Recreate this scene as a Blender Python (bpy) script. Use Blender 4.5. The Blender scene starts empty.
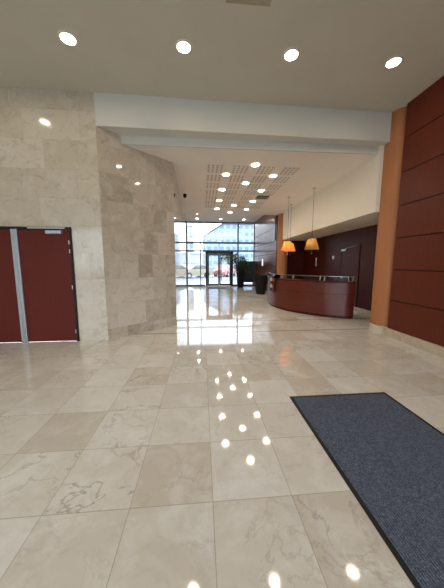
import bpy, bmesh, math, random
from mathutils import Vector, Matrix
random.seed(7)
C = bpy.context.scene.collection
PI = math.pi

# ------------------------------------------------------------------ helpers
def lin(r, g, b):
    f = lambda c: (c/255/12.92) if c/255 <= .04045 else ((c/255+.055)/1.055)**2.4
    return (f(r), f(g), f(b), 1)

class G:
    """small node-graph writer"""
    def __init__(s, name):
        s.m = bpy.data.materials.new(name); s.m.use_nodes = True
        s.t = s.m.node_tree; s.n = s.t.nodes; s.n.clear()
        s.out = s.n.new('ShaderNodeOutputMaterial')
    def node(s, typ, **kw):
        nd = s.n.new(typ)
        for k, v in kw.items(): setattr(nd, k, v)
        return nd
    def link(s, a, b): s.t.links.new(a, b)
    def put(s, sock, v):
        if hasattr(v, 'is_linked') or isinstance(v, bpy.types.NodeSocket): s.link(v, sock)
        else: sock.default_value = v
    def math(s, op, a, b=0.0, c=None):
        nd = s.node('ShaderNodeMath', operation=op)
        s.put(nd.inputs[0], a); s.put(nd.inputs[1], b)
        if c is not None: s.put(nd.inputs[2], c)
        return nd.outputs[0]
    def coords(s):
        tc = s.node('ShaderNodeTexCoord'); sp = s.node('ShaderNodeSeparateXYZ')
        s.link(tc.outputs['Object'], sp.inputs[0])
        return tc.outputs['Object'], sp.outputs
    def comb(s, x, y, z=0.0):
        nd = s.node('ShaderNodeCombineXYZ')
        s.put(nd.inputs[0], x); s.put(nd.inputs[1], y); s.put(nd.inputs[2], z)
        return nd.outputs[0]
    def white(s, vec):
        nd = s.node('ShaderNodeTexWhiteNoise', noise_dimensions='3D'); s.link(vec, nd.inputs['Vector'])
        return nd.outputs['Value']
    def noise(s, vec, scale, detail=4, rough=.6, dist=0.0):
        nd = s.node('ShaderNodeTexNoise'); s.put(nd.inputs['Vector'], vec)
        nd.inputs['Scale'].default_value = scale; nd.inputs['Detail'].default_value = detail
        nd.inputs['Roughness'].default_value = rough; nd.inputs['Distortion'].default_value = dist
        return nd.outputs['Fac']
    def ramp(s, fac, stops, interp='LINEAR'):
        nd = s.node('ShaderNodeValToRGB'); nd.color_ramp.interpolation = interp
        e = nd.color_ramp.elements
        while len(e) < len(stops): e.new(.5)
        for k, (p, c) in enumerate(stops):
            e[k].position = p; e[k].color = c
        s.link(fac, nd.inputs[0]); return nd.outputs[0]
    def mix(s, fac, a, b, mode='MIX'):
        nd = s.node('ShaderNodeMix', data_type='RGBA', blend_type=mode)
        s.put(nd.inputs['Factor'], fac)
        s.put(nd.inputs[6], a); s.put(nd.inputs[7], b)
        return nd.outputs[2]
    def bump(s, h, strength=.3, dist=.01):
        nd = s.node('ShaderNodeBump'); nd.inputs['Strength'].default_value = strength
        nd.inputs['Distance'].default_value = dist; s.link(h, nd.inputs['Height']); return nd.outputs[0]
    def bsdf(s, col, rough=.5, metal=0.0, normal=None, coat=0.0, ior=1.5, emis=None, es=0.0, trans=0.0):
        b = s.node('ShaderNodeBsdfPrincipled')
        s.put(b.inputs['Base Color'], col); s.put(b.inputs['Roughness'], rough); s.put(b.inputs['Metallic'], metal)
        b.inputs['IOR'].default_value = ior; b.inputs['Coat Weight'].default_value = coat
        b.inputs['Coat Roughness'].default_value = .03; b.inputs['Transmission Weight'].default_value = trans
        if normal is not None: s.link(normal, b.inputs['Normal'])
        if emis: b.inputs['Emission Color'].default_value = emis; b.inputs['Emission Strength'].default_value = es
        s.link(b.outputs[0], s.out.inputs[0]); return s.m

def flat(name, rgb, rough=.5, metal=0.0, var=.06, scale=8, coat=0.0, ior=1.5, bump=0.0):
    g = G(name); v, sp = g.coords()
    n = g.noise(v, scale)
    c = lin(*rgb); lo = tuple(x*(1-var) for x in c[:3])+(1,); hi = tuple(min(1, x*(1+var)) for x in c[:3])+(1,)
    col = g.ramp(n, [(.3, lo), (.7, hi)])
    nm = g.bump(n, bump) if bump else None
    return g.bsdf(col, rough, metal, nm, coat, ior)

def glow(name, rgb, strength):
    g = G(name); v, sp = g.coords()
    e = g.node('ShaderNodeEmission'); e.inputs[0].default_value = lin(*rgb); e.inputs[1].default_value = strength
    g.link(e.outputs[0], g.out.inputs[0]); return g.m

def stone_tiles(name, w, h, tones, axis='xz', off=(0, 0), stagger=0.0, joint=.004, jcol=(120, 110, 95), rough=.08,
                vein=(110, 92, 72), veinamt=.5, bands=(), wvar=0.0, coat=0.0, ior=1.5, cloudcol=lin(214, 206, 192), mottle=1.6, jamt=.75):
    g = G(name); v, sp = g.coords()
    X = sp[0]; Y = sp[2] if axis == 'xz' else sp[1]
    x = g.math('SUBTRACT', X, off[0]); y = g.math('SUBTRACT', Y, off[1])
    row = g.math('FLOOR', g.math('DIVIDE', y, h))
    sh = g.math('MULTIPLY', g.white(g.comb(row, 3.7, 1.3)), stagger)
    u = g.math('ADD', g.math('DIVIDE', x, w), sh)
    if wvar:   # some neighbours merge into one longer slab
        u = g.math('ADD', u, g.math('MULTIPLY', g.math('SINE', g.math('MULTIPLY', u, 2.1)), wvar))
    col_ = g.math('FLOOR', u)
    fx = g.math('FRACT', u); fy = g.math('FRACT', g.math('DIVIDE', y, h))
    rnd = g.white(g.comb(col_, row, 5.1)); rnd2 = g.white(g.comb(col_, row, 9.4))
    n = len(tones)
    base = g.ramp(rnd, [(k/max(1, n-1)*.999, lin(*t)) for k, t in enumerate(tones)])
    # per tile shifted vein field
    sv = g.node('ShaderNodeVectorMath', operation='ADD'); g.link(v, sv.inputs[0]); 
    g.link(g.comb(g.math('MULTIPLY', rnd, 37.0), g.math('MULTIPLY', rnd2, 23.0), g.math('MULTIPLY', rnd, 11.0)), sv.inputs[1])
    pv = sv.outputs[0]
    cloud = g.noise(pv, 3.2, 6, .65, .6)
    def clamp(x):
        nd = g.node('ShaderNodeClamp'); g.link(x, nd.inputs[0]); return nd.outputs[0]
    base = g.mix(clamp(g.math('MULTIPLY', g.math('SUBTRACT', cloud, .45), 2.6)), base, cloudcol)
    mott = g.noise(pv, 5.0, 7, .7, .9)
    base = g.mix(clamp(g.math('MULTIPLY', g.math('SUBTRACT', mott, .52), mottle)), base, lin(*vein))
    def veins(scale, sharp, dist, thr, gain):
        d_ = g.math('ABSOLUTE', g.math('SUBTRACT', g.noise(pv, scale, 7, .62, dist), .5))
        ln = clamp(g.math('SUBTRACT', 1.0, g.math('MULTIPLY', d_, sharp)))
        pt = clamp(g.math('MULTIPLY', g.math('SUBTRACT', g.noise(pv, scale*.45, 3), thr), gain))
        return g.math('MULTIPLY', ln, pt)
    v1 = veins(2.2, 60.0, .45, .42, 5.0); v2 = veins(6.0, 44.0, .8, .52, 6.0)
    vm = clamp(g.math('MULTIPLY', g.math('ADD', v1, g.math('MULTIPLY', v2, .3)), g.math('MULTIPLY', g.math('ADD', rnd2, .25), veinamt)))
    base = g.mix(vm, base, lin(*vein))
    ex = g.math('MULTIPLY', g.math('MINIMUM', fx, g.math('SUBTRACT', 1.0, fx)), w)
    ey = g.math('MULTIPLY', g.math('MINIMUM', fy, g.math('SUBTRACT', 1.0, fy)), h)
    j = g.math('LESS_THAN', g.math('MINIMUM', ex, ey), joint/2)
    base = g.mix(g.math('MULTIPLY', j, jamt), base, lin(*jcol))
    for (a, lo, hi, c) in bands:      # inlaid strips of darker stone
        A = X if a == 'x' else Y
        inb = g.math('MULTIPLY', g.math('GREATER_THAN', A, lo), g.math('LESS_THAN', A, hi))
        base = g.mix(g.math('MULTIPLY', inb, .6), base, lin(*c))
    rg = g.math('ADD', g.math('MULTIPLY', cloud, rough*.6), rough*.7)
    return g.bsdf(base, rg, coat=coat, ior=ior)

def wood(name, rgb, rough=.2, coat=0.0, along='z', var=.22, ior=1.5):
    g = G(name); v, sp = g.coords()
    mp = g.node('ShaderNodeMapping'); g.link(v, mp.inputs[0])
    mp.inputs['Scale'].default_value = (14, 14, 1.0) if along == 'z' else (1.0, 1.0, 16)
    n = g.noise(mp.outputs[0], 2.0, 7, .6, .4); n2 = g.noise(mp.outputs[0], 14, 3, .5)
    f = g.math('ADD', g.math('MULTIPLY', n, .7), g.math('MULTIPLY', n2, .3))
    c = lin(*rgb)
    col = g.ramp(f, [(.3, tuple(x*(1-var) for x in c[:3])+(1,)), (.7, tuple(x*(1+var) for x in c[:3])+(1,))])
    return g.bsdf(col, rough, coat=coat, ior=ior)

def glass(name, tint=(235, 242, 245), ior=1.5, rough=0.0):
    g = G(name)
    t = g.node('ShaderNodeBsdfTransparent'); t.inputs[0].default_value = lin(*tint)
    gl = g.node('ShaderNodeBsdfGlossy'); gl.inputs['Roughness'].default_value = rough
    fr = g.node('ShaderNodeFresnel'); fr.inputs[0].default_value = ior
    mx = g.node('ShaderNodeMixShader'); g.link(fr.outputs[0], mx.inputs[0])
    g.link(t.outputs[0], mx.inputs[1]); g.link(gl.outputs[0], mx.inputs[2])
    g.link(mx.outputs[0], g.out.inputs[0]); return g.m

class MB:
    """collects shapes, links them as one mesh object"""
    def __init__(s): s.b = bmesh.new()
    def box(s, x0, x1, y0, y1, z0, z1, bevel=0.0):
        r = bmesh.ops.create_cube(s.b, size=1.0)
        vs = r['verts']
        for v in vs:
            v.co = Vector(((x0+x1)/2+v.co.x*(x1-x0), (y0+y1)/2+v.co.y*(y1-y0), (z0+z1)/2+v.co.z*(z1-z0)))
        if bevel:
            es = list({e for v in vs for e in v.link_edges})
            bmesh.ops.bevel(s.b, geom=es, offset=bevel, segments=2, affect='EDGES', profile=.5)
        return s
    def prism(s, pts, z0, z1, axis='z'):
        """polygon extruded along an axis; pts are the two other coordinates"""
        def P(a, b, c): return (a, b, c) if axis == 'z' else ((a, c, b) if axis == 'y' else (c, a, b))
        lo = [s.b.verts.new(P(a, b, z0)) for a, b in pts]; hi = [s.b.verts.new(P(a, b, z1)) for a, b in pts]
        n = len(pts)
        s.b.faces.new(lo); s.b.faces.new(hi)
        for k in range(n): s.b.faces.new((lo[k], lo[(k+1) % n], hi[(k+1) % n], hi[k]))
        return s
    def lathe(s, prof, cx=0, cy=0, seg=24):
        """profile of (r, z) closed at the axis when r = 0"""
        rings = []
        for r, z in prof:
            if r < 1e-6: rings.append([s.b.verts.new((cx, cy, z))])
            else: rings.append([s.b.verts.new((cx+r*math.cos(2*PI*k/seg), cy+r*math.sin(2*PI*k/seg), z)) for k in range(seg)])
        for a, b in zip(rings, rings[1:]):
            for k in range(seg):
                q = (k+1) % seg
                if len(a) == 1 and len(b) == 1: continue
                if len(a) == 1: s.b.faces.new((a[0], b[k], b[q]))
                elif len(b) == 1: s.b.faces.new((a[k], a[q], b[0]))
                else: s.b.faces.new((a[k], a[q], b[q], b[k]))
        return s
    def tube(s, p, q, r, r2=None, seg=10):
        p = Vector(p); q = Vector(q); r2 = r if r2 is None else r2
        d = (q-p).normalized(); u = d.orthogonal().normalized(); w = d.cross(u)
        A = [s.b.verts.new(p+(u*math.cos(2*PI*k/seg)+w*math.sin(2*PI*k/seg))*r) for k in range(seg)]
        B = [s.b.verts.new(q+(u*math.cos(2*PI*k/seg)+w*math.sin(2*PI*k/seg))*r2) for k in range(seg)]
        s.b.faces.new(A); s.b.faces.new(B)
        for k in range(seg): s.b.faces.new((A[k], A[(k+1) % seg], B[(k+1) % seg], B[k]))
        return s
    def ribbon(s, path, t, z0, z1):
        """a wall of thickness t (to the left of the path) along a curved plan path"""
        P = [Vector((a, b)) for a, b in path]; n = len(P); off = []
        for k in range(n):
            d = (P[min(k+1, n-1)]-P[max(k-1, 0)]).normalized()
            off.append(P[k]+Vector((-d.y, d.x))*t)
        rows = []
        for a, b in zip(P, off):
            rows.append([s.b.verts.new((a.x, a.y, z0)), s.b.verts.new((a.x, a.y, z1)), s.b.verts.new((b.x, b.y, z1)), s.b.verts.new((b.x, b.y, z0))])
        for A, B in zip(rows, rows[1:]):
            for k in range(4): s.b.faces.new((A[k], B[k], B[(k+1) % 4], A[(k+1) % 4]))
        s.b.faces.new(rows[0]); s.b.faces.new(rows[-1][::-1])
        return s
    def build(s, name, mat, parent=None, smooth=False, loc=None, rotz=None):
        bmesh.ops.recalc_face_normals(s.b, faces=s.b.faces)
        me = bpy.data.meshes.new(name); s.b.to_mesh(me); s.b.free()
        me.materials.append(mat)
        if smooth:
            for f in me.polygons: f.use_smooth = True
            try: me.set_sharp_from_angle(angle=math.radians(38))
            except Exception: pass
        o = bpy.data.objects.new(name, me); C.objects.link(o)
        if parent: o.parent = parent
        if loc is not None: o.location = loc
        if rotz is not None: o.rotation_euler = (0, 0, rotz)
        return o

def empty(name, loc=(0, 0, 0), rotz=0):
    o = bpy.data.objects.new(name, None); C.objects.link(o)
    o.empty_display_size = .1; o.location = loc; o.rotation_euler = (0, 0, rotz); return o
def tag(o, label, cat, group=None, kind=None):
    o['label'] = label; o['category'] = cat
    if group: o['group'] = group
    if kind: o['kind'] = kind
    return o
def struct(o, label=None):
    o['kind'] = 'structure'
    if label: o['label'] = label
    return o
def copy_tree(o, parent=None):
    c = o.copy(); C.objects.link(c)
    if parent: c.parent = parent
    for ch in list(o.children): copy_tree(ch, c)
    return c

# ------------------------------------------------------------------ materials
FT = [(222, 215, 203), (230, 226, 217), (212, 203, 188), (236, 233, 226), (225, 219, 208), (240, 238, 233)]
M = {}
M['floor'] = stone_tiles('polished_beige_marble_floor', .505, .507, FT, 'xy', (.053, 1.323), 0, .0045, (150, 138, 122), .055, veinamt=.6, vein=(140, 118, 98),
                         bands=(('y', 5.02, 5.08, (130, 112, 92)), ('y', 6.02, 6.08, (130, 112, 92))), ior=1.55, cloudcol=lin(245, 244, 240), mottle=.9, jamt=.6)
WT = [(196, 184, 162), (206, 194, 174), (188, 174, 153), (200, 187, 167), (212, 202, 184)]
AT = [(188, 173, 154), (200, 186, 168), (172, 156, 138), (193, 178, 160), (206, 193, 177), (180, 165, 147)]
M['stone_a'] = stone_tiles('cream_stone_cladding', .93, .485, WT, 'xz', (.1, .215), 1.0, .004, (150, 140, 120), .11, (128, 112, 90), .3, ior=1.5, jamt=.4, mottle=2.2)
M['stone_b'] = stone_tiles('beige_stone_cladding', .42, .485, AT, 'xz', (.1, .215), 1.0, .003, (150, 138, 120), .05, (120, 104, 86), .25, wvar=.22, ior=1.55, jamt=.35, mottle=2.0)
M['base_stone'] = stone_tiles('pale_marble_skirting', .6, 1.0, [(205, 192, 168), (216, 204, 182), (196, 182, 158)], 'xz', (0, -.4), 0, .004, (140, 126, 104), .15)
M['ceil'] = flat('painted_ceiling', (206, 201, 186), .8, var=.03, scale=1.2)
M['ceil_hall'] = flat('painted_hall_ceiling', (244, 237, 228), .75, var=.03, scale=1.2)
M['white'] = flat('white_painted_plaster', (244, 238, 224), .7, var=.02, scale=1)
M['beam'] = flat('pale_painted_beam', (214, 213, 204), .6, var=.02, scale=1)
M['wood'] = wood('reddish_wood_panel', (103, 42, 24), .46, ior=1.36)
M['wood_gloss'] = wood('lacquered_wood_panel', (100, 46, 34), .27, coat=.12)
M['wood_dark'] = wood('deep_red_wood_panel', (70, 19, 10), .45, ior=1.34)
M['gap'] = flat('dark_shadow_joint', (28, 12, 8), .7)
M['counter'] = wood('cherry_counter_veneer', (96, 33, 18), .34, coat=.08, along='x')
M['door_red'] = wood('dark_red_door', (96, 34, 25), .55, ior=1.3, var=.08)
M['door_frame'] = flat('near_black_frame', (18, 10, 9), .7)
M['alu'] = flat('brushed_aluminium', (176, 182, 186), .35, .7, scale=30)
M['chrome'] = flat('polished_chrome', (215, 215, 215), .12, 1.0)
M['orange'] = flat('orange_painted_plaster', (184, 120, 78), .55, var=.04, scale=2)
M['black'] = flat('black_frame_metal', (10, 12, 13), .5)
M['mullion'] = flat('dark_grey_mullion', (44, 52, 58), .4)
M['pot'] = flat('black_glazed_planter', (6, 6, 6), .8)
M['cabinet'] = flat('black_cabinet_panel', (14, 13, 13), .4)
M['soil'] = flat('dark_potting_soil', (38, 28, 20), .9, scale=40, bump=.5)
M['leaf'] = flat('dark_green_leaf', (46, 66, 38), .5, var=.5, scale=9)
M['bark'] = flat('brown_bark', (66, 52, 42), .9, var=.3, scale=20)
M['glass'] = glass('window_glass', (226, 232, 236))
M['clear'] = glass('clear_acrylic', (240, 244, 244), 1.22)
M['lampwhite'] = flat('white_lamp_trim', (232, 228, 218), .4)
M['dome'] = flat('dark_smoked_dome', (18, 16, 16), .12)
M['ventgrey'] = flat('grey_vent_metal', (120, 110, 96), .5)
M['hatch'] = flat('beige_ceiling_hatch', (176, 166, 144), .7)
M['cord'] = flat('dark_fabric_cord', (96, 84, 74), .6)
M['pave'] = flat('pale_pavement', (160, 160, 160), .8, var=.08, scale=2)
M['asphalt'] = flat('light_asphalt_road', (118, 121, 124), .85, var=.08, scale=2)
M['tyre'] = flat('black_tyre_rubber', (25, 25, 26), .7)
M['rim'] = flat('silver_wheel_rim', (150, 152, 155), .3, .8)
M['carglass'] = flat('dark_car_glass', (48, 56, 62), .08)
M['headlight'] = flat('clear_headlight', (225, 228, 230), .1)
M['page'] = flat('white_leaflet_paper', (225, 218, 214), .6)
M['pink'] = flat('pink_red_leaflet_paper', (186, 92, 84), .6)
M['steel'] = flat('satin_steel_hardware', (190, 188, 184), .3, .8)
M['lens'] = glow('downlight_lens', (255, 238, 212), 34)
M['lens_day'] = glow('cool_downlight_lens', (255, 240, 215), 25)
M['bulb'] = glow('warm_pendant_bulb', (255, 240, 210), 34)
M['lit_strip'] = glow('lit_wall_strip', (255, 244, 236), 1.3)

def mat_carpet():
    g = G('charcoal_ribbed_carpet'); v, sp = g.coords()
    n = g.noise(v, 160, 3, .7); n2 = g.noise(v, 45, 4, .7)
    rib = g.math('SINE', g.math('MULTIPLY', sp[0], 420.0))
    f = g.math('ADD', g.math('MULTIPLY', n, .65), g.math('ADD', g.math('MULTIPLY', n2, .25), g.math('MULTIPLY', rib, .05)))
    col = g.ramp(f, [(.3, lin(42, 47, 60)), (.47, lin(84, 93, 112)), (.62, lin(134, 145, 168))])
    return g.bsdf(col, .95, normal=g.bump(f, .6, .004))
M['carpet'] = mat_carpet()
M['rubber'] = flat('black_rubber_edging', (22, 22, 26), .6)

def mat_perforated():
    g = G('perforated_acoustic_tile'); v, sp = g.coords()
    a = g.math('FRACT', g.math('DIVIDE', g.math('ADD', sp[0], 10.0), .10)); b = g.math('FRACT', g.math('DIVIDE', g.math('ADD', sp[1], 10.0), .125))
    hole = g.math('MULTIPLY', g.math('MULTIPLY', g.math('GREATER_THAN', a, .32), g.math('LESS_THAN', a, .68)),
                  g.math('MULTIPLY', g.math('GREATER_THAN', b, .2), g.math('LESS_THAN', b, .8)))
    col = g.mix(hole, lin(238, 230, 221), lin(176, 165, 154))
    return g.bsdf(col, .8)
M['perf'] = mat_perforated()

def mat_shade(name, rgb, es):
    g = G(name); v, sp = g.coords()
    n = g.noise(v, 60, 3)
    c = lin(*rgb)
    col = g.ramp(n, [(.3, tuple(x*.88 for x in c[:3])+(1,)), (.7, c)])
    d = g.node('ShaderNodeBsdfDiffuse'); t = g.node('ShaderNodeBsdfTranslucent')
    g.link(col, d.inputs[0]); g.link(col, t.inputs[0])
    mx = g.node('ShaderNodeMixShader'); mx.inputs[0].default_value = .6
    g.link(d.outputs[0], mx.inputs[1]); g.link(t.outputs[0], mx.inputs[2]); g.link(mx.outputs[0], g.out.inputs[0])
    return g.m
M['shade_orange'] = mat_shade('orange_fabric_shade', (253, 200, 132), 1)
M['shade_tan'] = mat_shade('tan_fabric_shade', (200, 170, 118), 1)

def mat_facade(name, wall, pane, w, h):
    g = G(name); v, sp = g.coords()
    a = g.math('FRACT', g.math('DIVIDE', g.math('ADD', sp[0], 100.0), w)); b = g.math('FRACT', g.math('DIVIDE', g.math('ADD', sp[2], 100.0), h))
    win = g.math('MULTIPLY', g.math('MULTIPLY', g.math('GREATER_THAN', a, .2), g.math('LESS_THAN', a, .8)),
                 g.math('MULTIPLY', g.math('GREATER_THAN', b, .3), g.math('LESS_THAN', b, .8)))
    return g.bsdf(g.mix(win, lin(*wall), lin(*pane)), .4)
M['fac_blue'] = mat_facade('pale_blue_glass_facade', (136, 150, 168), (96, 118, 146), 1.6, 1.8)
M['fac_cream'] = mat_facade('pale_cream_facade', (166, 164, 160), (116, 130, 146), 2.6, 3.0)
M['fac_white'] = mat_facade('white_panel_facade', (150, 158, 172), (110, 132, 160), 3.2, 3.2)

# ------------------------------------------------------------------ setting
Z1, ZB, Z2, Z3, Z4, ZA = 4.40, 3.87, 3.745, 3.72, 4.20, 2.56
YB = -3.6                                  # glazed entrance side behind the camera
struct(MB().box(-7.5, 5.2, YB-.2, 16.3, -.12, 0).build('floor', M['floor']))
struct(MB().box(-7.5, 4.2, YB-.2, 4.9, Z1, Z1+.12).build('ceiling', M['ceil']))
struct(MB().box(-2.4, 3.85, 5.025, 11.3, Z3, Z3+.12).build('ceiling_hall', M['ceil_hall']))
struct(MB().box(-2.4, 5.0, 11.0, 16.3, Z4, Z4+.12).build('ceiling_far', M['ceil_hall']))
struct(MB().box(3.84, 5.0, 4.6, 11.35, ZA, ZA+.1).build('ceiling_reception', M['white']))
# the beam over the opening, with its small step
b = MB().prism([(-1.84, 4.692), (4.2, 4.80), (4.2, 5.01), (-1.84, 5.01)], ZB, Z1+.05); b.box(-2.3, 4.2, 4.985, 5.03, Z3, ZB+.02)
struct(b.build('wall_beam', M['beam']))

def wall(name, p0, p1, t, z0, z1, mat, holes=()):
    """wall slab from p0 to p1 in its own frame: x along, y into the wall (left of the run)"""
    d = Vector(p1)-Vector(p0); L = d.length; a = math.atan2(d.y, d.x)
    m = MB()
    if not holes: m.box(0, L, 0, t, z0, z1)
    else:
        x = 0
        for (a0, a1, h0, h1) in holes:
            if a0 > x: m.box(x, a0, 0, t, z0, z1)
            m.box(a0, a1, 0, t, h1, z1)
            if h0 > z0: m.box(a0, a1, 0, t, z0, h0)
            x = a1
        if x < L: m.box(x, L, 0, t, z0, z1)
    return struct(m.build(name, mat, loc=(p0[0], p0[1], 0), rotz=a))
DY = 4.67
P0, P1, P2, P3 = (-7.0, DY-.03), (-1.83, DY+.02), (-.625, 5.765), (-1.0, 16.2)
L0 = -7.0
wall('wall_front', P0, P1, .3, 0, Z1, M['stone_a'], holes=[(L0*-1-4.30, L0*-1-2.36, 0, 2.13)])
wall('wall_angled', P1, P2, .3, 0, Z1, M['stone_b'])
wall('wall_left_hall', P2, P3, .3, 0, Z4, M['stone_b'])
struct(MB().box(-7.3, -7.0, YB-.2, 4.9, 0, Z1).build('wall_left', M['white']))

# right hand panelled wall: boards with dark open joints between them
JZ = [.13+.612*k for k in range(8)]
def panelled(name, X, y0, y1, z1, mat, face=-1, back=.3, vj=None):
    t = empty(name, (X, y0, 0)); struct(t)
    MB().box(.02, back, 0, y1-y0, 0, z1).build('backing', M['gap'], t)
    m = MB(); ys = [0]+(vj or [])+[y1-y0]
    for a, c in zip(ys, ys[1:]):
        for k in range(7):
            za = JZ[k]+.009; zb = min(JZ[k+1]-.009, z1)
            if za < z1-.02: m.box(0, .03, a+(.004 if a else 0), c-.004, za, zb)
    m.build('panel', mat, t)
    return t
wr = panelled('wall_right', 3.80, YB, 4.53, Z1, M['wood'], back=1.3)
struct(MB().box(3.77, 3.86, YB, 4.53, 0, .165, .006).build('baseboard_right', M['base_stone']))
wf = panelled('wall_right_far', 3.5, 11.25, 16.2, Z4, M['wood_gloss'])
struct(MB().box(3.48, 3.52, 11.3, 16.15, 0, .1).build('baseboard_far', M['wood_dark']))
# bulkhead above the reception, recess behind it
struct(MB().box(3.65, 3.85, 4.95, 11.1, ZA, Z3+.3).build('wall_bulkhead', M['white']))
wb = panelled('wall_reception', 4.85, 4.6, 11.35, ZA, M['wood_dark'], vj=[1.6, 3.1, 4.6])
struct(MB().box(4.81, 4.88, 4.66, 11.2, 0, .12, .004).build('baseboard_reception', M['base_stone']))
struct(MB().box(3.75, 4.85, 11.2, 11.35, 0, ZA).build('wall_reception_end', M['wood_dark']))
struct(MB().box(3.5, 4.9, 11.3, 11.5, ZA, Z4).build('wall_above_reception', M['white']))
# stone skirting of the angled wall
d = Vector(P2)-Vector(P1)
struct(MB().box(.02, d.length+.004, -.012, 0, 0, .10).build('baseboard_angled', M['stone_b'], loc=(P1[0], P1[1], 0), rotz=math.atan2(d.y, d.x)))

def column(name, cx, cy, r, h, ring=True):
    t = empty(name, (cx, cy, 0)); struct(t)
    MB().lathe([(r, 0), (r, h)], seg=48).build('shaft', M['orange'], t, True)
    if ring:
        rr = r+.028
        MB().lathe([(rr, 0), (rr, .155), (r+.018, .165), (r-.01, .165)], seg=48).build('skirting_ring', M['base_stone'], t, True)
column('column', 4.02, 4.84, .30, Z1)
column('column', 3.73, 11.05, .235, 3.74, False)

# ------------------------------------------------------------------ glazing at the far end
GY = 16.2
def win(name):
    t = empty(name, (0, 0, 0)); struct(t); return t
w1 = win('window_1')
def bar(t, x0, x1, z0, z1, d=.05, y=GY, mat='mullion', name='mullion'):
    return MB().box(x0, x1, y-d, y+d, z0, z1).build(name, M[mat], t)
for x, hw in ((-1.0, .055), (-.097, .03), (2.41, .045), (3.48, .02)):
    bar(w1, x-hw, x+hw, 0, Z4)
for (z, hh) in ((2.86, .055), (2.33, .05), (4.17, .05)):
    bar(w1, -1.0, 3.5, z-hh, z+hh, .06, name='transom')
for x0, x1 in ((-1.0, .2), (2.1, 3.5)): bar(w1, x0, x1, 0, .09, .055, name='sill')
bar(w1, 1.14-.02, 1.14+.02, 2.36, 2.82, .03)
def pane(t, x0, x1, z0, z1, y=GY):
    return MB().box(x0, x1, y-.006, y+.006, z0, z1).build('pane', M['glass'], t)
XS = [-.95, -.12, 2.37, 3.43]
for x0, x1 in ((-.945, -.127), (-.067, 2.365), (2.455, 3.42)):
    pane(w1, x0, x1, 2.915, 4.12); pane(w1, x0, x1, 2.38, 2.805)
for x0, x1 in ((-.945, -.127), (-.067, .2), (2.11, 2.365), (2.455, 3.42)):
    pane(w1, x0, x1, .09, 2.28)
d2 = empty('door_2', (.235, GY, 0)); struct(d2)
m = MB(); m.box(0, .14, -.07, .07, 0, 2.28); m.box(1.71, 1.85, -.07, .07, 0, 2.28); m.box(0, 1.85, -.07, .07, 2.14, 2.28)
m.build('door_frame', M['black'], d2)
for s, x0, x1 in ((0, .145, .92), (1, .93, 1.705)):
    m = MB(); m.box(x0, x0+.08, -.03, .03, .01, 2.13); m.box(x1-.08, x1, -.03, .03, .01, 2.13)
    m.box(x0+.08, x1-.08, -.03, .03, .01, .14); m.box(x0+.08, x1-.08, -.03, .03, 2.03, 2.13)
    lf = m.build('door_leaf', M['black'], d2)
    MB().box(x0+.08, x1-.08, -.005, .005, .14, 2.03).build('pane', M['glass'], lf)
    hx = x1-.12 if s == 0 else x0+.14
    if s == 1:
        m = MB(); m.tube((hx, -.08, .35), (hx, -.08, 1.95), .018); m.tube((hx, -.08, .6), (hx-.08, -.02, .6), .012); m.tube((hx, -.08, 1.7), (hx-.08, -.02, 1.7), .012)
        m.build('handle_or_highlight_bar', M['black'], lf)

# glazed entrance front behind the camera (daylight comes in here)
w2 = win('window_2')
ZG = 3.3
m = MB()
for k in range(10):
    x = -6.9+k*1.18; m.box(x-.03, x+.03, YB-.05, YB+.05, 0, ZG)
for z in (.04, 2.3, ZG-.03): m.box(-7, 3.8, YB-.05, YB+.05, z-.035, z+.035)
m.build('mullion', M['mullion'], w2)
MB().box(-7, 3.8, YB-.006, YB+.006, 0, ZG).build('pane', M['glass'], w2)
struct(MB().box(-7.0, 3.8, YB-.15, YB+.1, ZG, Z1).build('wall_back', M['white']))

# ------------------------------------------------------------------ left double door
d1 = empty('door_1', (-4.30, DY, 0)); struct(d1)        # opening is 1.94 wide, leaf faces sit just inside the stone
W = 1.94
m = MB(); m.box(0, .035, -.02, .12, 0, 2.13); m.box(W-.035, W, -.02, .12, 0, 2.13); m.box(.035, W-.035, -.02, .12, 2.085, 2.13)
m.build('door_frame', M['door_frame'], d1)
for x0, x1 in ((.04, .955), (1.0, W-.04)):
    lf = MB().box(x0, x1, .0, .05, .01, 2.082, .003).build('door_leaf', M['door_red'], d1)
    if x0 > .5:
        for z in (.2, 1.04, 1.70, 1.86):
            MB().tube((x1-.002, -.012, z-.035), (x1-.002, -.012, z+.035), .011).build('hinge', M['steel'], lf)
        cl = MB().box(1.53, 1.80, -.07, 0, 2.005, 2.065, .006).build('door_closer', M['alu'], lf)
        MB().box(1.22, 1.85, -.045, -.022, 2.095, 2.12, .003).build('closer_rail', M['alu'], d1)
m = MB(); m.box(.925, .965, -.03, 0, .0, 2.09, .003); m.box(.99, 1.03, -.03, 0, 0, 2.09, .003); m.box(.965, .99, -.018, 0, 0, 2.09)
m.build('metal_meeting_strip', M['alu'], d1)

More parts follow.
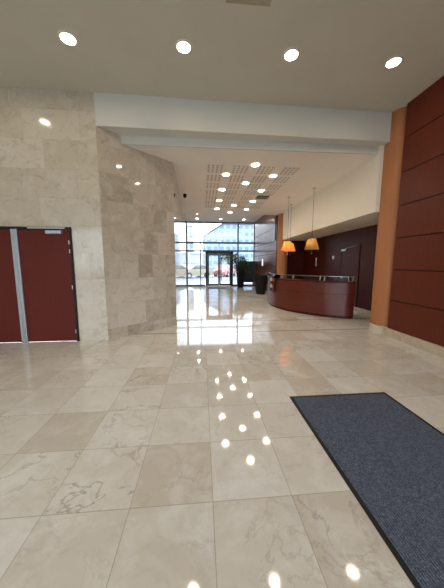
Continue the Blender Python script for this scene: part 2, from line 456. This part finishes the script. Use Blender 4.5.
# door in the reception back wall
d3 = empty('door_3', (4.85, 7.1, 0)); struct(d3)
m = MB(); m.box(-.02, .02, 0, .05, 0, 2.1); m.box(-.02, .02, .98, 1.03, 0, 2.1); m.box(-.02, .02, .05, .98, 2.05, 2.1)
m.build('door_frame', M['wood_dark'], d3)
MB().box(-.023, -.005, .97, .995, 0, 2.05).build('frame_shadow_strip', M['gap'], d3)  # dark strip standing in for the shadow gap beside the door leaf
lf = MB().box(-.012, .02, .05, .98, .01, 2.05).build('door_leaf', M['wood_dark'], d3)
cl = MB().box(-.07, -.012, .66, .93, 1.90, 1.97, .006).build('door_closer', M['alu'], lf)
MB().tube((-.05, .7, 1.98), (-.14, .4, 1.99), .012).tube((-.14, .4, 1.99), (-.03, .1, 2.06), .012).build('closer_arm', M['alu'], cl)
hd = MB().tube((-.06, .88, 1.0), (-.06, .76, 1.0), .011).tube((-.012, .88, 1.0), (-.06, .88, 1.0), .011).build('door_handle', M['steel'], lf)

# ------------------------------------------------------------------ ceiling fittings
def downlight(x, y, z, r, label, group, lens='lens', proto=None):
    if proto is None:
        t = empty('downlight', (x, y, z))
        MB().lathe([(r*1.28, 0), (r*1.26, -.012), (r, -.014), (r*.97, -.002)], seg=28).build('trim_ring', M['lampwhite'], t, True)
        MB().lathe([(0, -.006), (r*.99, -.006)], seg=16).build('lens', M[lens], t)
    else:
        t = copy_tree(proto); t.location = (x, y, z)
    tag(t, label, 'ceiling light', group); return t
front_lab = ['bright round downlight above the red double door', 'bright round downlight, second from the left in the front row',
             'bright round downlight, third from the left in the front row', 'bright round downlight near the tall wood-panelled wall']
fx = [-1.715, -.216, 1.285, 2.82]
p = None
for x, l in zip(fx, front_lab):
    q = downlight(x, 3.68, Z1, .088, l, 'downlights in the front ceiling', proto=p); p = p or q
for x in fx + [-3.2]:      # the same lamps carry on over the entrance, behind the viewer
    for y in ([.7, -2.2] if x != -3.2 else [3.68, .7, -2.2]):
        downlight(x, y, Z1, .095, 'round downlight in the front ceiling, out of the view', 'downlights in the front ceiling', proto=p)
rowname = {0: 'nearest', 1: 'second', 2: 'third', 3: 'farthest', 4: 'last'}
p = None
for cx_, cname in ((.63, 'left'), (1.238, 'middle'), (1.843, 'right')):
    ys = [5.71, 6.97, 9.5, 10.76] if cname == 'middle' else [6.36, 7.60, 8.86, 10.14]
    for k, y in enumerate(ys):
        q = downlight(cx_, y, Z3-.004, .088, 'round downlight among the perforated tiles, %s of four in the %s line' % (rowname[k] if k else 'nearest', cname),
                      'downlights among the perforated ceiling tiles', proto=p); p = p or q
p = None
for k, (x, y, l) in enumerate(((-.27, 15.0, 'small downlight above the glazing, beside the stone wall'), (1.156, 15.05, 'small downlight above the glazed entrance door'),
                (2.6, 15.05, 'small downlight above the tall green plant by the glazing'), (-.24, 13.6, 'faint small downlight nearer the room than its neighbour by the stone wall'))):
    q = downlight(x, y, Z4, .085, l, 'downlights over the glazed end', 'lens_day', proto=p); p = p or q

# perforated tiles, one thing each
colx = [.33, .935, 1.54, 2.145]
tile0 = None
names = ['first', 'second', 'third', 'fourth']
rown = ['nearest the beam', 'second from the beam', 'third from the beam', 'fourth from the beam', 'fifth from the beam', 'sixth from the beam', 'farthest from the beam']
for i, x in enumerate(colx):
    for j in range(7):
        y = 6.03+j*.625
        if tile0 is None:
            o = MB().box(-.2, .2, -.25, .25, -.004, 0).build('acoustic_tile', M['perf']); tile0 = o
        else:
            o = tile0.copy(); C.objects.link(o)
        o.location = (x, y, Z3)
        tag(o, 'perforated ceiling tile, %s line from the left, %s' % (names[i], rown[j]), 'ceiling tile', 'perforated tiles in the hall ceiling')

t = empty('ceiling_vent', (2.06, 8.33, Z3)); tag(t, 'small dark grey air vent in the hall ceiling beside the downlights', 'vent')
m = MB(); m.box(-.2, .2, -.2, -.17, -.015, 0); m.box(-.2, .2, .17, .2, -.015, 0); m.box(-.2, -.17, -.17, .17, -.015, 0); m.box(.17, .2, -.17, .17, -.015, 0)
m.build('vent_frame', M['ventgrey'], t)
MB().box(-.17, .17, -.17, .17, -.003, 0).build('duct_opening', M['gap'], t)
for k in range(5): MB().box(-.17, .17, -.14+k*.065, -.105+k*.065, -.012, -.006).build('slat', M['ventgrey'], t)
t = empty('ceiling_hatch', (.55, 2.82, Z1)); tag(t, 'square beige access hatch in the front ceiling', 'hatch')
MB().box(-.24, .24, -.24, .24, -.01, 0, .002).build('hatch_panel', M['hatch'], t)
m = MB(); m.box(-.255, -.24, -.255, .255, -.012, 0); m.box(.24, .255, -.255, .255, -.012, 0); m.box(-.24, .24, .24, .255, -.012, 0); m.box(-.24, .24, -.255, -.24, -.012, 0)
m.build('hatch_rim', M['hatch'], t)

t = empty('security_camera', (-.53, 8.2, Z3)); tag(t, 'small dark dome security camera on the ceiling by the stone wall', 'security camera')
MB().lathe([(0, 0), (.06, 0), (.06, -.03), (0, -.03)], seg=24).build('camera_base', M['dome'], t, True)
MB().lathe([(.055, -.03), (.062, -.055), (.05, -.09), (.028, -.112), (0, -.118)], seg=24).build('camera_dome', M['dome'], t, True)

# ------------------------------------------------------------------ pendant lamps over the counter
def pendant(x, y, zt, zb, r, mat, label):
    t = empty('pendant_lamp', (x, y, Z3)); tag(t, label, 'pendant lamp', 'pendant lamps above the reception counter')
    MB().lathe([(0, 0), (.045, 0), (.04, -.03), (0, -.03)], seg=20).build('ceiling_rose', M['steel'], t, True)
    MB().tube((0, 0, -.03), (0, 0, zt-Z3+.01), .005, seg=6).build('cord', M['cord'], t)
    sh = MB().lathe([(r*.55, zt-Z3), (r, zb-Z3), (r-.004, zb-Z3), (r*.55-.004, zt-Z3-.002), (r*.55, zt-Z3)], seg=36).build('shade', M[mat], t, True)
    m = MB()
    for k in range(3):
        a = k*2*PI/3; m.tube((0, 0, zt-Z3), (r*.55*math.cos(a), r*.55*math.sin(a), zt-Z3-.004), .003, seg=5)
    m.build('shade_spider', M['steel'], sh)
    MB().lathe([(0, zt-Z3), (.018, zt-Z3-.01), (.018, zt-Z3-.07), (0, zt-Z3-.075)], seg=12).build('bulb_holder', M['steel'], t)
    MB().lathe([(0, zt-Z3-.075), (.025, zt-Z3-.09), (.034, zt-Z3-.125), (.02, zt-Z3-.155), (0, zt-Z3-.16)], seg=12).build('bulb', M['bulb'], t, True)
    m = MB(); m.tube((0, 0, zb-Z3+.04), (0, 0, zb-Z3-.11), .002, seg=5); m.lathe([(0, zb-Z3-.10), (.022, zb-Z3-.125), (0, zb-Z3-.15)], seg=10)
    m.build('hanging_ball', M['chrome'], t)  # small chrome ball on a thin wire below the cone
pendant(3.36, 7.24, 2.235, 1.915, .215, 'shade_tan', 'tan cone pendant lamp hanging over the middle of the counter')
pendant(2.955, 8.24, 2.24, 1.925, .215, 'shade_orange', 'glowing orange pendant lamp in front of the other, the lower shade of the orange pair')
pendant(3.42, 9.25, 2.27, 1.965, .215, 'shade_orange', 'glowing orange pendant lamp mostly hidden behind the other orange shade')

# ------------------------------------------------------------------ reception counter
ctl = [(4.04, 6.02), (3.84, 6.06), (3.58, 6.18), (3.30, 6.38), (3.05, 6.64), (2.80, 6.96), (2.60, 7.33), (2.46, 7.75), (2.41, 8.22), (2.45, 8.7), (2.56, 9.2), (2.75, 9.65)]
def smooth_path(P, n=6):
    out = []
    for i in range(len(P)-1):
        a = P[max(i-1, 0)]; b = P[i]; c = P[i+1]; d = P[min(i+2, len(P)-1)]
        for k in range(n):
            t = k/n
            out.append(tuple(.5*((2*b[q])+(-a[q]+c[q])*t+(2*a[q]-5*b[q]+4*c[q]-d[q])*t*t+(-a[q]+3*b[q]-3*c[q]+d[q])*t**3) for q in (0, 1)))
    out.append(P[-1]); return out
path = smooth_path(ctl)
def shift(path, t):
    P = [Vector(p) for p in path]; n = len(P); o = []
    for k in range(n):
        d = (P[min(k+1, n-1)]-P[max(k-1, 0)]).normalized(); o.append(tuple(P[k]+Vector((-d.y, d.x))*t))
    return o
pr = path[::-1]                       # reversed: left of the run is the staff side
# decide the inner side: the staff side lies towards (4.2, 8.2)
def inner(path, t):
    a = shift(path, t); mid = len(a)//2
    return a if (Vector(a[mid])-Vector((4.2, 8.2))).length < (Vector(path[mid])-Vector((4.2, 8.2))).length else shift(path, -t)
sgn = 1 if inner(path, .1) == shift(path, .1) else -1
ct = empty('reception_counter', (0, 0, 0)); tag(ct, 'long curved cherry-wood reception counter with a low glass screen', 'counter')
MB().ribbon(shift(path, sgn*.03), sgn*.22, 0, .07).build('plinth', M['wood_dark'], ct, True)
MB().ribbon(path, sgn*.05, .07, .965).build('front_panel', M['counter'], ct, True)
MB().ribbon(shift(path, -sgn*.002), sgn*.004, .655, .663).build('front_joint', M['gap'], ct, True)
MB().ribbon(shift(path, -sgn*.015), sgn*.33, .965, 1.0).build('counter_top', M['wood_dark'], ct, True)
MB().ribbon(shift(path, sgn*.27), sgn*.55, .70, .735).build('desk_top', M['wood_dark'], ct, True)
MB().ribbon(shift(path, sgn*.24), sgn*.03, .07, .965).build('inner_panel', M['counter'], ct, True)
MB().ribbon(shift(path, sgn*.03), sgn*.008, 1.01, 1.13).build('glass_screen', M['clear'], ct, True)
MB().ribbon(shift(path, sgn*.026), sgn*.016, 1.128, 1.138).build('screen_rail', M['steel'], ct, True)
sp_ = shift(path, sgn*.034)
for target in (3.98, 3.88, 3.36, 3.27, 2.75, 2.45):       # chrome clamps, mostly in pairs
    x, y = min(sp_[:60], key=lambda q: abs(q[0]-target))
    MB().box(x-.018, x+.018, y-.018, y+.018, 1.0, 1.115, .004).build('screen_clamp', M['chrome'], ct)
# two supports holding the ends of the desk up
e0 = shift(path, sgn*.5)
for k in (1, len(path)-2):
    x, y = e0[k]; MB().box(x-.03, x+.03, y-.03, y+.03, 0, .70).build('leg', M['wood_dark'], ct)

# leaflet rack on the outside of the counter's far end
t = empty('leaflet_rack', (2.375, 7.95, 0), math.radians(4)); tag(t, 'clear leaflet rack fixed to the rounded end of the counter', 'leaflet rack')
m = MB(); m.box(-.006, 0, -.17, .17, .55, 1.06)
m.box(-.05, -.046, -.17, .17, .58, .68); m.box(-.05, -.046, -.17, .17, .80, .90)
m.box(-.05, 0, -.17, .17, .575, .58); m.box(-.05, 0, -.17, .17, .795, .80)
m.build('rack_panel', M['clear'], t)
cells = [('white leaflet in the top row of the leaflet rack, far side', .08, .80, 'page'), ('pink-red leaflet in the top row of the leaflet rack, near side', -.08, .80, 'pink'),
         ('white leaflet in the bottom row of the leaflet rack, far side', .08, .58, 'page'), ('pink-red leaflet in the bottom row of the leaflet rack, near side', -.08, .58, 'pink')]
for l, yy, zz, mm in cells:
    a = math.radians(4)
    q = Vector((2.375, 7.95, 0))+Matrix.Rotation(a, 3, 'Z')@Vector((-.02, yy, 0))
    o = MB().box(-.008, .008, -.06, .06, 0, .20, .002).build('leaflet', M[mm], loc=(q.x, q.y, zz+.001), rotz=a)
    tag(o, l, 'leaflet', 'leaflets in the rack')

# small things on the walls
o = MB().box(-.03, 0, -.05, .05, -.06, .06, .006).build('thermostat', M['lampwhite'], loc=(4.85, 8.6, 1.71)); tag(o, 'small white wall control on the dark reception wall', 'wall control')
t = empty('wall_light', (3.5, 13.7, 1.36)); tag(t, 'slim lit vertical wall light on the polished wood wall', 'wall light')
MB().box(-.03, 0, -.04, .04, 0, .40, .004).build('light_body', M['alu'], t)
MB().box(-.045, -.03, -.03, .03, .02, .38, .003).build('diffuser', M['lit_strip'], t)
hd = MB().tube((-.05, 5.26, 1.38), (-.05, 5.26, 1.74), .014).build('handle_or_highlight_bar', M['steel'], wb)  # steel bar added to stand for a pale vertical highlight on this wall
for z in (1.43, 1.69): MB().tube((0, 5.26, z), (-.05, 5.26, z), .008).build('fixing', M['steel'], hd)

# ------------------------------------------------------------------ floor mats
t = empty('floor_mat', (.954, -.55, 0)); tag(t, 'long charcoal carpet runner with a black rubber edge on the marble floor', 'mat')
mw, ml = 1.125, 2.99
MB().box(.03, mw-.03, .03, ml-.03, .001, .010, .002).build('carpet_pile', M['carpet'], t)
m = MB(); m.box(0, .032, 0, ml, .001, .007, .002); m.box(mw-.032, mw, 0, ml, .001, .007, .002); m.box(.032, mw-.032, 0, .032, .001, .007, .002); m.box(.032, mw-.032, ml-.032, ml, .001, .007, .002)
m.build('rubber_edge', M['rubber'], t)
t = empty('door_mat', (.35, 14.3, 0)); tag(t, 'small grey mat inside the glazed entrance door', 'mat')
MB().box(0, 1.1, 0, .55, .001, .012, .003).build('mat_pile', M['carpet'], t)

# ------------------------------------------------------------------ planters, plant, cabinet
def planter(t, h, rt, rb):
    MB().lathe([(0, 0), (rb, 0), (rb*1.04, .02), ((rt+rb)*.53, h*.5), (rt, h-.03), (rt, h), (rt-.03, h), (rt-.035, h-.08), (0, h-.08)], seg=32).build('pot', M['pot'], t, True)
    MB().lathe([(0, h-.06), (rt-.034, h-.06)], seg=24).build('soil', M['soil'], t)
t = empty('planter', (2.88, 11.6, 0)); tag(t, 'tall tapered black planter by the end of the counter', 'planter'); planter(t, .93, .385, .2)
t = empty('potted_plant', (2.40, 14.95, 0)); tag(t, 'bushy dark green plant in a black pot by the glazing', 'plant'); planter(t, .95, .26, .15)
rnd = random.Random(3)
m = MB()
stems = []
for k in range(14):
    a = rnd.uniform(0, 2*PI); r = rnd.uniform(.12, .5); top = Vector((r*math.cos(a), r*math.sin(a), rnd.uniform(1.25, 1.95)))
    base = Vector((.06*math.cos(a), .06*math.sin(a), .88)); m.tube(base, top, .012, .005, 6); stems.append((base, top))
m.build('stem', M['bark'], t)
m = MB()
for base, top in stems:
    for k in range(90):
        f = rnd.uniform(.15, 1.05); c = base.lerp(top, f)+Vector((rnd.gauss(0, .07), rnd.gauss(0, .07), rnd.gauss(0, .05)))
        dr = Vector((rnd.uniform(-1, 1), rnd.uniform(-1, 1), rnd.uniform(-.3, .9))).normalized(); L = rnd.uniform(.09, .17)
        u = dr.orthogonal().normalized()*L*.28; tip = c+dr*L; md = c+dr*L*.5; lift = dr.cross(u).normalized()*.01
        v = [m.b.verts.new(p) for p in (c, md+u, tip, md-u, md+lift)]
        m.b.faces.new((v[0], v[1], v[4])); m.b.faces.new((v[1], v[2], v[4])); m.b.faces.new((v[2], v[3], v[4])); m.b.faces.new((v[3], v[0], v[4]))
m.build('foliage', M['leaf'], t)
t = empty('display_cabinet', (2.66, 15.62, 0)); tag(t, 'black cabinet on short legs standing against the glazing', 'cabinet')
MB().box(0, .80, 0, .4, .27, 1.62, .01).build('cabinet_body', M['cabinet'], t)
MB().box(-.02, .82, -.02, .42, 1.62, 1.65, .004).build('cabinet_top', M['cabinet'], t)
for x in (.02, .405):
    dd = MB().box(x, x+.375, -.018, 0, .30, 1.59, .004).build('cabinet_door', M['cabinet'], t)
    kx = .36 if x < .1 else .44
    MB().tube((kx, -.02, .95), (kx, -.045, .95), .012).build('knob', M['steel'], dd)
for x in (.04, .72):
    for y in (.03, .33): MB().box(x, x+.04, y, y+.04, 0, .27).build('leg', M['cabinet'], t)

# ------------------------------------------------------------------ outside
struct(MB().box(-60, 60, 16.32, 20.5, -.1, -.02).build('pavement', M['pave']))
struct(MB().box(-60, 60, 20.5, 30, -.14, -.05).build('road', M['asphalt']))
struct(MB().box(-60, 60, 30, 90, -.1, -.02).build('pavement_far', M['pave']))
struct(MB().box(-60, 60, -60, YB-.21, -.1, -.02).build('pavement_back', M['pave']))

def car(x, y, rgb, label, rz=0, L=4.3, H=1.45):
    t = empty('car', (x, y, -.05), rz); tag(t, label, 'car', 'cars on the street outside')
    paint = flat('car_paint_%d_%d_%d' % rgb, rgb, .25, coat=.8)
    prof = [(0, .35), (.02, .72), (.12, .86), (1.05, .98), (1.75, H-.03), (2.1, H), (3.1, H-.02), (3.85, 1.02), (4.22, .95), (4.3, .6), (4.28, .3), (3.75, .24), (3.7, .42), (3.55, .58), (3.35, .64), (3.1, .58), (2.97, .42), (2.92, .24), (1.32, .24), (1.27, .42), (1.12, .58), (.92, .64), (.7, .58), (.57, .42), (.52, .24), (.08, .26)]
    s = L/4.3; MB().prism([(a*s, b) for a, b in prof], -.85, .85, 'y').build('car_body', paint, t)
    for sd in (-1, 1):
        MB().prism([(1.28*s, .99), (1.82*s, H-.1), (2.4*s, H-.08), (2.4*s, .99)], sd*.84, sd*.858, 'y').build('side_window', M['carglass'], t)
        MB().prism([(2.48*s, .99), (2.48*s, H-.08), (3.05*s, H-.1), (3.6*s, 1.02)], sd*.84, sd*.858, 'y').build('side_window', M['carglass'], t)
        MB().box(.0, .12, sd*.6-.14, sd*.6+.14, .66, .80, .01).build('headlight', M['headlight'], t)
        for wx in (.92*s, 3.35*s):
            w = MB().tube((wx, sd*.66, .31), (wx, sd*.87, .31), .31, seg=24).build('wheel', M['tyre'], t)
            MB().tube((wx, sd*.87, .31), (wx, sd*.88, .31), .19, seg=16).build('wheel_rim', M['rim'], w)
car(-2.6, 25.6, (138, 126, 106), 'tan car parked outside, half hidden by the stone wall', math.radians(38))
car(1.9, 28.0, (150, 76, 70), 'red car parked outside, seen through the left leaf of the glazed door', math.radians(62))
car(-8.2, 27.5, (150, 84, 74), 'dull red car farther off behind the tan one')

def building(x0, x1, y, h, mat, roof, label, slope=0):
    t = empty('building', (x0, y, 0)); tag(t, label, 'building')
    w = x1-x0
    MB().prism([(0, -.02), (w, -.02), (w, h+slope), (w*.35, h+slope), (0, h)], 0, 9, 'y').build('facade', mat, t)
    MB().prism([(0, h), (w*.35, h+slope), (w, h+slope), (w, h+slope+.35), (w*.35, h+slope+.35), (0, h+.35)], -.3, 9.3, 'y').build('roof_edge', M[roof], t)
building(.3, 15, 62, 8.2, M['fac_blue'], 'mullion', 'pale blue glazed building seen above the glazed door', 3.2)
building(-26, -2.5, 70, 12, M['fac_cream'], 'pave', 'pale cream building far off at the left of the glazing')
building(-2.4, .2, 52, 3.6, M['fac_white'], 'pave', 'low white and blue block between the cream and the blue buildings')

def bare_tree(x, y, h, label, leafy=0):
    t = empty('street_tree', (x, y, -.02)); tag(t, label, 'tree', 'trees on the street')
    r = random.Random(int(x*10)+77)
    m = MB(); m.tube((0, 0, 0), (0, 0, h*.4), .11, .08, 8)
    tips = []
    def grow(p, d, L, rad, dep):
        q = p+d*L; m.tube(p, q, rad, rad*.6, 5); tips.append(q)
        if dep:
            for _ in range(3): grow(q, (d+Vector((r.uniform(-.7, .7), r.uniform(-.7, .7), r.uniform(-.1, .4)))).normalized(), L*.68, rad*.6, dep-1)
    for _ in range(4): grow(Vector((0, 0, h*.38)), Vector((r.uniform(-.6, .6), r.uniform(-.6, .6), 1)).normalized(), h*.24, .07, 3)
    m.build('trunk', M['bark'], t)
    if leafy:
        m = MB()
        for q in tips:
            for _ in range(leafy):
                c = q+Vector((r.gauss(0, .22), r.gauss(0, .22), r.gauss(0, .22))); u = Vector((r.uniform(-1, 1), r.uniform(-1, 1), r.uniform(-1, 1))).normalized()*.12; w = u.orthogonal().normalized()*.07
                m.b.faces.new([m.b.verts.new(z) for z in (c-u, c-w, c+u, c+w)])
        m.build('crown', M['leaf'], t)
bare_tree(-3.6, 31.0, 7.5, 'bare thin tree at the left of the glazing')
bare_tree(3.9, 33.0, 2.9, 'small leafy tree outside the right leaf of the glazed door', 6)


# ------------------------------------------------------------------ light
w = bpy.data.worlds.new('sky'); bpy.context.scene.world = w; w.use_nodes = True
nt = w.node_tree; nt.nodes.clear()
o = nt.nodes.new('ShaderNodeOutputWorld'); bg = nt.nodes.new('ShaderNodeBackground'); nt.links.new(bg.outputs[0], o.inputs[0])
tc = nt.nodes.new('ShaderNodeTexCoord'); sp = nt.nodes.new('ShaderNodeSeparateXYZ'); nt.links.new(tc.outputs['Generated'], sp.inputs[0])
rp = nt.nodes.new('ShaderNodeValToRGB'); nt.links.new(sp.outputs[2], rp.inputs[0])
rp.color_ramp.elements[0].color = (.97, .98, 1.0, 1); rp.color_ramp.elements[1].color = (.84, .91, 1.0, 1)
nt.links.new(rp.outputs[0], bg.inputs[0]); bg.inputs[1].default_value = 3.2

# ------------------------------------------------------------------ camera
sc = bpy.context.scene
cam = bpy.data.cameras.new('camera'); co = bpy.data.objects.new('camera', cam); C.objects.link(co)
F = 240.0; pitch = math.atan(30/F); yaw = math.atan(20*math.cos(pitch)/F)
cam.sensor_fit = 'HORIZONTAL'; cam.sensor_width = 36; cam.lens = F/444*36
cam.clip_start = .05; cam.clip_end = 300
co.location = (0, 0, 1.47); co.rotation_euler = (PI/2-pitch, 0, -yaw)
sc.camera = co
sc.view_settings.view_transform = 'Standard'; sc.view_settings.look = 'None'
sc.view_settings.gamma = 1; sc.view_settings.exposure = 1.25; sc.view_settings.use_curve_mapping = False
sc.cycles.use_denoising = True
sc.cycles.max_bounces = 10; sc.cycles.diffuse_bounces = 5; sc.cycles.transparent_max_bounces = 16
sc.cycles.sample_clamp_indirect = 8
